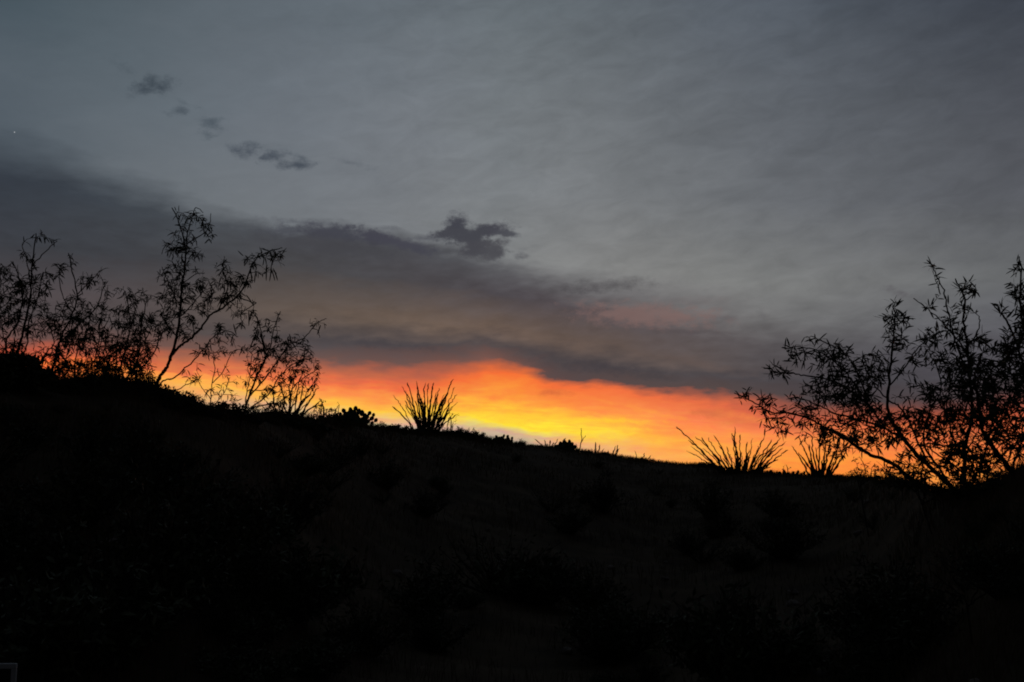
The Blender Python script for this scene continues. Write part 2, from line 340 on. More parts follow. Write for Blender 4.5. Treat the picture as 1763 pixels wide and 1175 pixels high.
# ------------------------------------------------------------------ mesquite trees: traced limbs, then twigs grown to fill each leafy mass
def tree(name, label, dist, limbs, clumps, dens=1.0, leaf=(0.10, 0.013), curl=0.8, spread=0.45, cat='tree', group=None,
         twig=0.005, leaf_mat=None, leaves_per=3, bark=None, seed=1, pods=None, step=0.06, leaf_keep=0.9, trunk_name='trunk', up=0.3, lw=1.0):
    random.seed(seed); np.random.seed(seed)
    m = dist/F
    b0 = limbs[0][0][0]; base = P(b0[0], b0[1], dist); base.z = min(base.z, gz(base.x, base.y)) - 0.03
    root = thing(name, label, cat, base, group)
    nodes = []
    for li, (pts, r0, r1) in enumerate(limbs):
        off = random.uniform(-1, 1)*spread
        pp = []
        for i, (x, y) in enumerate(pts):
            t = i/(len(pts)-1)
            pp.append(P(x, y, dist+off*(t if li else t*0.5)))
        if nodes and li:                               # start where this limb leaves an older one
            k = min(range(len(nodes)), key=lambda j: (nodes[j]-pp[0]).length)
            if (nodes[k]-pp[0]).length < 0.35: pp[0] = nodes[k].copy()
            else: pp[0].z = min(pp[0].z, gz(pp[0].x, pp[0].y)-0.02)
        else: pp[0].z = min(pp[0].z, gz(pp[0].x, pp[0].y)-0.02)
        path = smooth_path(pp, 6)
        for i in range(1, len(path)-1): path[i] = path[i]+rv(0.0055)
        n = len(path); rad = [m*lw*(r0+(r1-r0)*(i/(n-1)))*random.uniform(0.88, 1.15) for i in range(n)]
        mb = MB(); mb.tube(path, rad, 7)
        mb.build(trunk_name if li == 0 else 'branch', bark or m_bark, root, base)
        nodes += path
        for i in range(2, n-1):                       # keep the limb from running bare
            pass
    tg = []
    for (cx, cy, rx, ry, d) in clumps:
        k = max(2, int(rx*ry*math.pi*d*dens*1.5/95.0)); co = random.uniform(-1, 1)*spread*0.8
        for _ in range(k):
            a = random.uniform(0, 2*math.pi); q = math.sqrt(random.random())
            tg.append(P(cx+math.cos(a)*q*rx, cy+math.sin(a)*q*ry, dist+co+random.gauss(0, 0.5)*(rx+ry)/2*m*0.9))
    NA = np.array([tuple(v) for v in nodes]); buf = np.zeros((len(nodes)+60*len(tg)+10, 3)); buf[:len(nodes)] = NA; cnt = len(nodes)
    dd = [float(np.min(np.linalg.norm(NA-np.array(t), axis=1))) for t in tg]
    order = sorted(range(len(tg)), key=lambda i: dd[i]+random.uniform(0, 0.08))
    tw, lf = MB(), MB(); leaf_mat = leaf_mat or m_leaf
    for oi in order:
        t = tg[oi]; ta = np.array(t); df = buf[:cnt]-ta
        cost = np.linalg.norm(df, axis=1)+0.7*np.maximum(0, df[:, 2])
        k = int(np.argmin(cost)); s = Vector(buf[k]); d = t-s; ln = d.length
        if ln < 0.02: continue
        nseg = max(2, int(ln/step)); bow = rv(0.12)*ln+Vector((0, 0, up*0.35*ln)); path = [s]
        for i in range(1, nseg+1):
            u = i/nseg; p = s+d*u+bow*(u*(1-u))*1.6+(rv(0.006) if i < nseg else Vector()); path.append(p)
            buf[cnt] = p; cnt += 1
        tl = twig*(1+min(1.3, ln*1.6)); tw.tube(path, [tl*(1-0.55*i/nseg) for i in range(nseg+1)], 3, False)
        for i in range(1, len(path)):
            if random.random() > leaf_keep: continue
            dirn = (path[i]-path[i-1]).normalized()
            for _ in range(leaves_per):
                out = rv(); out = (out-dirn*out.dot(dirn)*0.6).normalized()
                ld = (out*1.0+dirn*0.55+Vector((0, 0, 0.05))).normalized(); q = path[i].lerp(path[i-1], random.random())+rv(0.008)
                lnn = leaf[0]*random.uniform(0.55, 1.25)
                lf.strip(q, ld, lnn, leaf[1]*random.uniform(0.8, 1.2), Vector((0, 0, -curl*random.uniform(0.3, 1.5)))+rv(0.25*curl))
    tw.build('twigs', bark or m_bark, root, base, stuff=True)
    lf.build('foliage', leaf_mat, root, base, stuff=True)
    for (x, y, ln) in (pods or []):
        mb = MB(); p = P(x, y, dist+random.uniform(-.2, .2)); d = Vector((random.uniform(-.5, .5), random.uniform(-.3, .3), -0.6)).normalized(); path = [p]
        bd = rv(0.3)
        for i in range(7):
            d = (d+Vector((0, 0, -0.16))+bd*0.12).normalized(); p = p+d*(ln*m/7); path.append(p)
        mb.tube(path, [0.004, .009, .011, .010, .011, .010, .008, .003], 5); mb.build('seed_pod', m_pod, root, base)
    return root

tree('mesquite_tree', 'thin curly-leaved mesquite at the left edge, its tip rising alone above dark cloud', 20.0,
  [([(22,650),(32,600),(42,560),(52,510),(55,460),(62,402)],3.2,1.2),([(-14,650),(10,592),(32,552),(38,500),(22,450)],2.6,1.0),
   ([(44,650),(46,596),(48,560),(66,510),(74,470)],2.0,1.0),([(55,462),(75,436),(98,416)],1.3,.8),([(52,500),(46,450),(38,424)],1.2,.8),
   ([(70,655),(76,615),(92,590),(82,545)],1.8,.9),([(-30,640),(-20,570),(-6,510),(2,460)],2.4,1.0)],
  [(66,410,9,12,.7),(90,416,12,6,.6),(44,434,12,10,.5),(56,456,14,16,.7),(20,482,26,26,1),(56,500,30,28,1),(76,480,12,14,.8),(14,522,30,34,1),
   (64,550,28,38,.8),(18,572,28,38,.8),(30,612,40,24,1.2),(88,610,22,22,.6),(-20,500,25,45,.9),(2,462,10,12,.7)], leaf=(.130,.0175), curl=1.1, seed=3, lw=.72, dens=1.15)
tree('mesquite_tree', 'wiry mesquite with a forked top, second tree from the left edge', 19.5,
  [([(84,664),(98,602),(108,576),(125,540),(133,508),(124,468),(118,436)],2.8,1.0),([(133,508),(152,488),(172,466)],1.3,.8),([(104,590),(140,556),(166,530),(176,500),(186,484)],1.9,.8),
   ([(128,668),(130,620),(146,580),(160,560)],1.8,.9),([(160,668),(158,630),(170,590),(172,548)],1.8,.9),([(125,540),(104,500),(102,462)],1.2,.8)],
  [(103,462,10,18,.7),(124,450,8,14,.5),(150,482,18,16,.7),(174,474,8,12,.7),(130,530,26,24,.9),(98,550,18,18,.8),(124,566,36,26,1.1),(168,552,24,28,.9),(181,505,9,16,.7),
   (136,610,46,28,1.2),(140,642,56,22,2.0),(150,585,40,20,.9)], leaf=(.130,.0175), curl=1.1, seed=4, lw=.72, dens=1.3)
tree('mesquite_tree', 'dense many-stemmed mesquite bush growing just left of the tallest tree', 20.3,
  [([(200,676),(210,622),(224,562),(216,502)],2.4,1.0),([(226,676),(236,622),(242,572),(253,512)],2.4,1.0),([(180,674),(172,622),(176,582),(190,540)],2.0,.8),
   ([(240,676),(256,622),(272,590),(286,560)],2.0,.8),([(212,676),(226,640),(246,600),(262,560)],1.8,.8),([(190,676),(200,640),(202,590),(205,540)],1.8,.8)],
  [(214,506,18,14,.7),(247,508,16,16,.7),(224,540,28,22,.9),(214,580,36,28,1.2),(256,570,26,32,.9),(208,620,42,28,1.35),(246,626,24,38,1.1),(272,550,16,13,.8),(200,648,46,20,2.2),(246,655,20,16,1.4),(215,610,45,25,.8)],
  leaf=(.130,.0175), curl=1.1, seed=5, lw=.72, dens=1.35)
tree('mesquite_tree', 'tallest open mesquite on the left, leaning trunk forked low with one limb reaching right', 19.0,
  [([(262,680),(272,656),(286,634),(293,616),(304,580),(311,530),(313,490),(319,452),(318,420),(308,383),(296,358)],4.6,1.1),
   ([(293,616),(306,600),(318,590),(343,569),(361,544),(383,530),(408,511),(422,490),(429,468),(440,448),(461,434),(486,427)],3.2,1.0),
   ([(319,440),(324,400),(330,376),(337,358),(350,366)],1.5,.8),([(324,420),(346,405),(357,396),(363,368)],1.4,.8),
   ([(375,534),(392,496),(384,466),(386,446)],1.6,.8),([(311,530),(296,500),(286,478),(279,460)],1.4,.8),([(318,430),(300,432),(286,424),(278,438)],1.2,.8),
   ([(408,512),(432,520),(440,523),(416,540),(418,560)],1.4,.8),([(266,672),(284,655),(301,650),(328,626),(350,602),(366,582),(390,570),(410,580)],1.9,.9),
   ([(304,580),(286,556),(276,540)],1.4,.8),([(311,545),(335,520),(352,500)],1.4,.8),([(276,668),(300,672),(324,662),(345,650)],1.4,.8),([(313,490),(334,474),(352,470)],1.2,.8)],
  [(334,370,17,12,.75),(301,372,10,10,.5),(350,385,16,12,.75),(360,402,10,16,.7),(318,408,24,22,.85),(290,434,12,18,.8),(316,448,24,26,1),(343,430,12,12,.8),(284,470,11,14,.7),
   (312,496,30,26,1.1),(290,528,26,26,1.0),(310,560,32,28,.95),(348,508,26,20,.9),(350,540,24,14,.8),(384,465,15,18,.8),(384,500,26,24,1),(410,490,24,22,1),(354,486,14,12,.8),
   (430,452,15,16,.9),(456,438,22,13,.85),(478,442,10,14,.9),(458,462,17,10,.6),(404,520,22,16,.7),(432,532,16,14,.6),(414,548,11,16,.8),(376,566,13,15,.9),(400,582,16,10,.7),(350,600,20,13,.5),(330,640,30,18,.2),(370,590,16,12,.6)],
  leaf=(.130,.0175), curl=1.0, seed=6, lw=.72, dens=.95, pods=[(467,458,28),(470,462,26),(466,463,22),(440,470,18),(424,508,24),(428,535,26),(402,558,20),(474,440,24),(432,466,22),(460,460,24),(447,575,30),(352,374,20)])
tree('mesquite_sapling', 'slender sparse sapling standing against the orange glow beside the tallest tree', 20.5,
  [([(362,706),(363,682),(366,656),(370,634),(366,608)],1.5,.8),([(368,662),(384,640),(401,606),(418,603)],1.2,.7),([(363,690),(348,668),(338,650)],1.0,.6),([(372,704),(384,680),(396,650)],1.1,.6)],
  [(365,610,20,20,.8),(412,606,18,9,.8),(386,660,24,26,.35),(345,662,20,18,.5),(362,690,18,12,.7),(388,640,14,14,.4),(400,690,18,12,.5)], leaf=(.115,.017), curl=1.0, seed=7, lw=.72, dens=.8)
tree('mesquite_tree', 'rounded twiggy mesquite with one long wisp reaching out to the right over the glow', 19.5,
  [([(412,716),(432,674),(446,641),(458,616),(452,588),(447,560),(436,532)],2.6,1.0),([(446,641),(464,600),(470,572),(483,536)],1.6,.8),([(430,680),(458,650),(478,622),(498,594),(526,581),(543,558),(562,549)],1.9,.8),
   ([(440,720),(462,680),(480,650),(508,625),(536,618)],1.9,.8),([(420,712),(424,680),(430,650),(434,612)],1.6,.8),([(450,720),(486,690),(512,660),(540,640),(554,634)],1.7,.8),
   ([(540,562),(548,570),(550,582)],.9,.6),([(483,610),(500,600),(520,598),(540,612)],1.1,.7),([(432,674),(470,668),(510,640)],1.2,.7),([(455,600),(444,580),(443,556)],1.1,.7)],
  [(437,542,8,13,.7),(453,560,16,20,.9),(449,590,17,24,.9),(480,592,22,26,1.1),(510,592,13,18,.7),(505,622,24,18,1),(480,632,38,28,1),(440,620,18,20,1.1),(428,650,22,18,.8),(526,632,24,18,1),
   (548,640,11,14,.9),(546,557,16,8,.6),(522,580,10,8,.6),(484,546,7,11,.7),(520,662,28,18,.8),(478,674,38,22,.8),(460,700,40,12,.9),(530,600,16,14,.6)],
  leaf=(.10,.018), curl=1.0, seed=8, lw=.72, dens=1.05, twig=.004, pods=[(443,572,34),(447,570,34),(498,575,20),(552,560,18)])

tree('mesquite_tree', 'wide mesquite right of the tall ocotillos, its lowest limb sweeping far out to the left', 16.0,
  [([(1668,862),(1662,846),(1661,815),(1661,772),(1673,718),(1671,655),(1665,596),(1659,557),(1661,518),(1652,495),(1645,480)],3.8,1.0),
   ([(1660,856),(1649,848),(1614,816),(1583,788),(1556,757),(1534,722),(1528,690),(1532,640),(1536,604),(1541,557),(1538,526)],4.6,1.0),
   ([(1656,856),(1630,846),(1600,838),(1570,826),(1536,798),(1500,784),(1473,768),(1450,752),(1422,737),(1391,721),(1360,712),(1328,710),(1301,695),(1264,677)],4.2,.8),
   ([(1556,757),(1524,738),(1480,724),(1438,712),(1400,694),(1370,684)],2.2,.8),([(1534,722),(1496,700),(1462,672),(1430,655),(1390,648),(1360,643),(1326,640)],2.0,.8),
   ([(1496,700),(1470,660),(1444,630),(1404,602),(1356,597)],1.6,.7),([(1508,690),(1478,645),(1458,612),(1420,590),(1396,579)],1.5,.7),
   ([(1671,655),(1652,610),(1642,577),(1634,545),(1626,506),(1614,479),(1602,452)],1.8,.8),([(1650,600),(1626,560),(1602,536),(1573,514)],1.3,.7),
   ([(1600,806),(1584,770),(1566,730),(1548,700),(1530,690),(1500,655),(1485,616)],2.0,.8),([(1640,840),(1612,800),(1590,760),(1600,710),(1620,670),(1610,620)],2.2,.8),
   ([(1661,790),(1640,750),(1630,700),(1640,650)],2.0,.8),([(1666,850),(1690,800),(1700,760),(1712,700),(1704,640)],2.0,.8),([(1532,660),(1560,630),(1580,600),(1602,580)],1.4,.7),
   ([(1665,596),(1684,570),(1686,545)],1.1,.7),([(1661,518),(1676,505),(1680,490)],1.0,.6),([(1614,816),(1590,812),(1555,815),(1520,812)],1.4,.7),([(1661,815),(1625,790),(1590,765)],1.8,.8)],
  [(1292,686,26,14,.5),(1336,702,30,18,.7),(1345,640,22,16,.8),(1376,606,30,20,.75),(1396,586,18,10,.6),(1436,620,42,30,1.1),(1450,664,46,36,1.3),(1398,684,36,24,.9),(1330,728,32,16,.6),(1384,738,44,24,.9),
   (1440,742,40,34,1.1),(1500,738,46,40,1.15),(1550,572,26,32,.9),(1538,544,20,22,.8),(1594,580,28,20,.85),(1504,632,30,38,1.05),(1562,670,24,36,.3),(1602,622,34,16,.7),
   (1604,458,9,7,.4),(1620,496,10,18,.35),(1594,530,26,9,.5),(1640,540,28,18,.7),(1664,510,18,24,.7),(1662,490,14,12,.5),(1654,580,42,20,.9),(1640,620,34,26,1),(1672,652,42,36,1.1),(1622,690,52,38,1.15),
   (1562,734,52,32,1.1),(1640,742,62,40,1.2),(1704,722,34,46,1),(1660,796,46,38,1.5),(1600,790,52,26,.75),(1700,790,34,32,1.1),(1690,830,40,16,1.3),(1560,806,44,15,.9),(1480,690,40,36,1.1),(1690,610,22,30,.7),(1650,840,50,14,1.2),(1560,822,60,9,1.1),(1440,776,20,14,.6)],
  leaf=(.135,.019), curl=.35, seed=9, dens=.74, spread=.6, twig=.004, up=.15, leaves_per=3)
tree('mesquite_tree', 'mesquite whose bare leaning trunk rises left from the dark mound by the right edge', 15.0,
  [([(1748,822),(1740,810),(1716,780),(1704,762),(1692,742),(1685,694),(1678,650),(1690,610)],4.6,1.6),([(1704,762),(1722,730),(1738,690),(1735,650)],2.0,.8),([(1692,742),(1664,716),(1646,690)],1.6,.8),([(1740,810),(1756,770),(1762,720)],2.2,.9)],
  [(1700,690,30,36,.9),(1726,660,28,36,1),(1736,720,32,36,1.2),(1752,764,24,24,1.3),(1676,640,20,26,.8),(1720,612,20,20,.8),(1730,760,20,20,.6)],
  leaf=(.125,.019), curl=.35, seed=10, dens=1.0, twig=.004, up=.15, leaves_per=3)
tree('mesquite_tree', 'mesquite cut by the right edge of the view, tallest on that side', 15.5,
  [([(1800,812),(1785,760),(1770,690),(1759,620),(1738,562),(1725,542),(1709,525)],3.0,.9),([(1795,780),(1800,700),(1778,620),(1758,540),(1759,470),(1755,442)],2.8,.9),([(1770,690),(1745,650),(1728,600)],1.4,.7),([(1800,700),(1820,600),(1815,500)],2,1),([(1759,500),(1775,470),(1790,440)],1.2,.7)],
  [(1757,462,10,16,.7),(1756,500,18,22,1),(1748,540,20,18,.9),(1722,538,10,14,.5),(1744,590,22,26,1),(1752,640,26,32,1.1),(1770,580,20,50,1),(1780,680,30,50,1.1),(1800,560,30,60,.9),(1735,612,20,20,.7)],
  leaf=(.135,.019), curl=.35, seed=12, dens=.9, twig=.004, up=.15, leaves_per=3)

# ------------------------------------------------------------------ ocotillos: every cane a part
def ocotillo(label, base_px, dist, tips, rpx=1.25, group=None, seed=1, extra=0, wob=1.0, name='ocotillo', leafy=1.0, cat='desert plant', bow=0.12):
    random.seed(seed); m = dist/F
    bx, by = base_px; base = P(bx, by, dist); base.z = min(base.z, gz(base.x, base.y)+0.0) - 0.04
    root = thing(name, label, cat, base, group)
    mid = [(x, y) for x, y in tips]
    for _ in range(extra):
        a = random.choice(mid); sc = random.uniform(.4, .98); x = a[0]+random.uniform(-9, 9); y = a[1]+random.uniform(-2, 9)
        tips = tips+[(bx+(x-bx)*sc, by+(y-by)*sc)]
    for (x, y) in tips:
        tip = P(x, y, dist+random.uniform(-1, 1)*abs(by-y)*m*0.45)
        s = base+Vector((random.uniform(-.09, .09)+(tip.x-base.x)*0.28, random.uniform(-.1, .1), 0.0))
        d = tip-s; ln = d.length; n = max(8, int(ln/0.09)); side = Vector((d.x*0.25, d.y*0.25, 0)); kink = rv(.035)*wob; ph = random.uniform(0, 6); fat = random.uniform(.7, 1.25)
        path, rad = [], []
        for i in range(n+1):
            t = i/n
            p = s+d*t+Vector((0, 0, bow*ln*t*(1-t)*1.2))*wob - side*(t*(1-t))*0.5+(kink*math.sin(t*5+ph)*ln*t*(1-t*.5)+rv(0.013*wob))*(1 if 0 < i < n else 0)
            path.append(p); lump = 1+0.35*mnoise.noise(p*5)*leafy
            rad.append(rpx*m*fat*(1.15-0.7*t)*lump*random.uniform(0.85, 1.2))
        if leafy > .5 and random.random() < .55: rad[-2] *= 1.5; rad[-3] *= 1.3
        rad[-1] *= 0.4; mb = MB(); mb.tube(path, rad, 6)
        for i in range(1, n):                           # short leaves and spines close to the cane
            for _ in range(2 if leafy > .5 else 1):
                q = path[i]+(path[i+1]-path[i])*random.random()
                mb.strip(q, rv()+Vector((0, 0, .6)), 0.035*random.uniform(.7, 1.5), 0.013, rv(.2), seg=3)
        mb.build('cane', m_cane, root, base)
    return root
ocotillo('upright ocotillo of dense wand-like canes leaning right against the yellow band', (734,748), 41.5,
  [(677,680),(675,700),(692,666),(701,659),(697,690),(717,656),(719,665),(714,690),(733,659),(738,660),(730,672),(747,659),(751,676),(742,690),(781,653),(774,665),(784,667),(787,680),(788,693),(768,680),(760,690),(778,700),(725,685),(706,700),(782,712),(756,668)],
  rpx=1.25, seed=21, extra=34)
ocotillo('widest ocotillo, canes fanning low to both sides with one long whip to the left', (1276,822), 42,
  [(1164,735),(1182,777),(1185,758),(1189,768),(1197,752),(1208,753),(1220,753),(1229,750),(1238,768),(1251,769),(1260,746),(1265,735),(1274,749),(1277,779),(1296,755),(1287,761),(1316,752),(1328,757),(1344,753),(1352,761),(1357,775),(1340,792),
   (1264,752),(1306,768),(1322,772),(1336,768),(1210,772),(1225,778),(1348,772),(1300,782),(1290,775)], rpx=1.35, seed=22, extra=26, bow=.08)
ocotillo('narrow ocotillo partly behind the leaves of the right mesquite', (1414,826), 41,
  [(1363,768),(1375,779),(1377,749),(1385,751),(1397,751),(1393,765),(1410,746),(1426,749),(1452,775),(1444,801),(1446,761),(1457,778),(1404,770),(1420,765),(1432,760),(1436,778),(1383,775)], rpx=1.3, seed=23, extra=13, bow=.08)
ocotillo('ocotillo fan of straight canes behind the rounded twiggy mesquite', (494,728), 27,
  [(508,641),(526,652),(540,660),(536,673),(543,678),(550,668),(497,650),(484,658),(520,645),(530,690),(552,690),(470,672),(512,668),(458,690),(476,690)], rpx=1.5, seed=24, extra=5, bow=.05)
ocotillo('small sprawling ocotillo with short bare canes left of the round cactus', (948,776), 47.5, [(920,756),(937,758),(941,764),(947,758),(953,762),(961,756),(974,755),(929,766),(968,762)], rpx=1.15, seed=25, bow=.05)
ocotillo('low ocotillo of short slanting canes on the ridge right of the forked stalk', (1028,790), 48, [(1025,761),(1026,769),(1018,772),(1033,766),(1040,773),(1012,776)], rpx=1.1, seed=26, bow=.03)
ocotillo('low ocotillo with paired short canes where the ridge starts to drop', (1052,793), 48, [(1047,776),(1060,768),(1064,766),(1066,773),(1056,776),(1042,780)], rpx=1.1, seed=27, bow=.03)
ocotillo('tiny three-caned ocotillo alone on the smooth part of the ridge', (1106,800), 49, [(1093,777),(1110,780),(1121,784),(1112,788)], rpx=.95, seed=28, bow=.03)
# the forked stalk
root = thing('dead_stalk', 'tall forked dry stalk standing up from the ridge beside the round cactus', 'dry stalk', P(996,786,46))
for pts, r0, r1 in [([(996,786),(998,774),(1001,760),(1001,748),(1001,738)],1.1,.5),([(1000,762),(1004,757),(1008,750)],.7,.4),([(998,776),(994,770),(992,764)],.7,.4),([(999,780),(1005,776),(1010,773)],.7,.4)]:
    mb = MB(); pp = smooth_path([P(x, y, 46) for x, y in pts], 4); pp = [p+rv(.008) for p in pp]
    mb.tube(pp, [46/F*(r0+(r1-r0)*i/(len(pp)-1)) for i in range(len(pp))], 6); mb.build('stem', m_bark, root, root.location)

# ------------------------------------------------------------------ prickly pears: every pad a part
def pad_mesh():
    mb = MB(); ns, nk = 14, 5
    mb.v.append(Vector((0, 0.10, 0.5)))
    for j in range(1, nk+1):
        q = j/nk
        for k in range(ns):
            w = 2*math.pi*k/ns; rr = 0.5*(1-0.12*math.sin(w)*1.0); x = math.cos(w)*rr*q*0.86; z = 0.5+math.sin(w)*0.5*q
            if z < 0.5: x *= 1-0.35*(0.5-z)*2*0.8
            mb.v.append(Vector((x, 0.10*math.sqrt(max(0, 1-q**2.6)), z)))
    b = len(mb.v); mb.v.append(Vector((0, -0.10, 0.5)))
    for j in range(1, nk):
        for k in range(ns):
            p = mb.v[1+(j-1)*ns+k]; mb.v.append(Vector((p.x, -p.y, p.z)))
    for k in range(ns):
        k2 = (k+1) % ns; mb.f.append((0, 1+k, 1+k2)); mb.f.append((b, b+1+k2, b+1+k))
        for j in range(nk-1): mb.f.append((1+j*ns+k, 1+(j+1)*ns+k, 1+(j+1)*ns+k2, 1+j*ns+k2))
        for j in range(nk-2): mb.f.append((b+1+j*ns+k, b+1+j*ns+k2, b+1+(j+1)*ns+k2, b+1+(j+1)*ns+k))
        mb.f.append((b+1+(nk-2)*ns+k, b+1+(nk-2)*ns+k2, 1+(nk-1)*ns+k2, 1+(nk-1)*ns+k))
    me = bpy.data.meshes.new('pad'); me.from_pydata([tuple(v) for v in mb.v], [], mb.f); me.materials.append(m_pad)
    me.polygons.foreach_set('use_smooth', [True]*len(me.polygons)); return me
PAD = pad_mesh()
def pear(label, base_px, dist, pads, fill, size, seed=1):
    """pads: (centre x, centre y, diameter px); fill: box of inner pads that carry the outer ones"""
    random.seed(seed); m = dist/F; base = P(base_px[0], base_px[1], dist); base.z = gz(base.x, base.y)-0.05
    root = thing('prickly_pear', label, 'cactus', base)
    allp = list(pads); x0, x1, y0, y1, n = fill
    for _ in range(n):
        a = random.uniform(0, math.pi); q = math.sqrt(random.random())
        allp.append(((x0+x1)/2+math.cos(a)*q*(x1-x0)/2, y1-math.sin(a)*q*(y1-y0), size*random.uniform(.8, 1.2)))
    for (x, y, d) in allp:
        c = P(x, y, dist+random.uniform(-.35, .35)); o = bpy.data.objects.new('pad', PAD); col.objects.link(o); o.parent = root
        k = d*m; lean = math.atan2(x-base_px[0], max(8, base_px[1]-y))*0.7+random.uniform(-.25, .25)
        o.scale = (k*1.02, k, k*1.05); o.rotation_euler = (random.uniform(-.3, .3), lean, random.uniform(-.6, .6))
        up = Vector((math.sin(lean), 0, math.cos(lean))); o.location = c-up*(k*0.5)-base
    return root
pear('largest prickly pear on the skyline, a round mass with a low arm to the right', (615,740), 36,
  [(592,708,9),(586,714,8),(604,706,9),(612,704,9),(617,709,11),(609,712,12),(623,712,11),(599,714,11),(636,712,8),(643,715,7),(640,721,9),(647,724,8),(632,718,9),(634,726,9),(641,729,8),(580,717,8),(628,716,9)], (584,630,713,740,46), 15, 31)
pear('second prickly pear with a row of small pads along the ridge past the upright ocotillo', (868,770), 45,
  [(855,753,7),(852,757,7),(861,756,7),(867,751,6),(866,757,7),(874,752,6),(873,758,8),(882,755,6),(881,760,7),(845,758,7)], (848,882,757,768,34), 10, 32)
pear('rounded prickly pear beside the foot of the forked dry stalk', (974,784), 46,
  [(965,765,9),(972,762,9),(981,761,8),(984,766,9),(960,770,9),(990,770,8),(976,766,9),(996,776,7),(952,774,7)], (958,990,767,782,36), 12, 33)
pear('low prickly pear in the gap between the widest and the narrow ocotillo', (1358,824), 42,
  [(1350,812,6),(1343,815,6),(1357,816,6),(1366,814,5),(1374,813,6),(1380,817,6),(1335,816,5),(1328,812,6),(1324,816,6)], (1322,1384,816,826,22), 7, 34)
mbr = thing('stubby_cactus', 'tiny upright finger of cactus on the ridge left of the narrow ocotillo', 'cactus', P(1385,824,42))
mb = MB(); pp = [P(1385, y, 42) for y in (824, 820, 816, 813, 811)]; mb.tube(pp, [.032, .036, .036, .033, .012], 8); mb.build('stem', m_pad, mbr, mbr.location)

# ------------------------------------------------------------------ skyline bushes that stand out singly
def bush(label, base_px, dist, clumps, dens=1.0, leaf=(.035,.014), seed=1, name='desert_shrub', keep=.95, per=3, curl=.4, twig=.004, group=None):
    bx, by = base_px; limbs = []
    random.seed(seed)
    for i in range(5):
        c = random.choice(clumps);limbs.append(([(bx+random.uniform(-4, 4), by+6), ((bx+c[0])/2+random.uniform(-4, 4), (by+c[1])/2+random.uniform(-2, 2)), (c[0], c[1])], 1.1, .5))
    return tree(name, label, dist, limbs, clumps, dens=dens, leaf=leaf, curl=curl, spread=.25, cat='shrub', seed=seed, leaf_mat=m_leaf2, leaves_per=per, twig=twig, step=.05, leaf_keep=keep, trunk_name='stem', group=group)
bush('solid dark rounded bush under the leftmost mesquite', (35,670), 18.5, [(30,632,42,22,2.6),(65,648,30,16,2.4),(-10,640,40,30,2.4),(20,655,60,16,2.4)], 1.5, (.09,.035), 41, per=5)
bush('small leafy bush with feathery top between the twiggy mesquite and the largest prickly pear', (556,728), 32, [(554,692,13,9,1),(548,702,18,8,1.6),(560,712,24,10,2.4),(570,704,14,6,1)], 1.3, (.06,.022), 42)
bush('thin dead-looking shrub with a few bare twigs beside the feathery bush', (574,726), 33, [(584,697,10,8,.5),(578,710,9,8,.8)], 1, (.03,.012), 43, keep=.3, per=1)
bush('low wispy shrub between the largest prickly pear and the upright ocotillo', (668,748), 36, [(664,736,22,6,1.6),(655,734,12,5,1.2),(682,740,16,6,1.5),(660,728,8,5,.4)], 1.2, (.035,.012), 44)
bush('tangled wiry shrub leaning on the right side of the upright ocotillo', (772,752), 41, [(776,718,9,14,.9),(780,728,10,12,1),(772,736,16,10,1.4),(788,712,7,5,.3)], 1.1, (.04,.014), 45, keep=.6, per=2)
bush('ragged leafy shrub just downhill of the tangled wiry one', (794,760), 42, [(790,741,13,6,1.5),(800,747,16,6,1.8),(808,741,10,4,.7),(785,736,7,4,.8)], 1.3, (.06,.022), 46)
bush('fine airy shrub with hair-thin stems above the ridge', (820,765), 43, [(817,746,10,9,.5),(828,752,10,7,.8),(836,756,12,5,1.3),(815,738,6,6,.2)], 1.1, (.03,.01), 47, keep=.5, per=2)
bush('small dark mound of a shrub at the left foot of the widest ocotillo', (1214,812), 45, [(1213,800,13,4,2.4),(1206,802,14,3,2.4),(1222,802,12,5,2.4),(1228,806,14,6,2.6),(1242,812,16,6,2.4)], 2.2, (.05,.045), 48, per=5, curl=.8)
bush('small open plant with a few round leaves right of the widest ocotillo', (1352,824), 40, [(1354,801,5,4,.9),(1360,803,5,4,.6),(1350,809,6,5,.6)], 1.3, (.05,.03), 49, keep=.6, per=2)
bush('leafy low bush under the long limb of the right mesquite', (1490,834), 22, [(1490,806,24,12,.7),(1478,812,18,8,1),(1500,814,28,8,1.3),(1466,818,10,8,.7),(1520,816,20,8,1.2),(1482,790,12,8,.2)], 1.2, (.07,.018), 50, per=2)
bush('dense dark bush hiding the base of the right mesquite', (1600,862), 15.6, [(1560,832,50,9,1.6),(1615,846,30,9,1.8),(1580,838,40,8,1.6)], 1.3, (.07,.02), 51, per=2)
bush('low dark bush between the leaning trunk and the right mesquite', (1704,858), 14.9, [(1700,842,22,8,1.6),(1716,834,18,10,1.4)], 1.3, (.07,.02), 52, per=2)

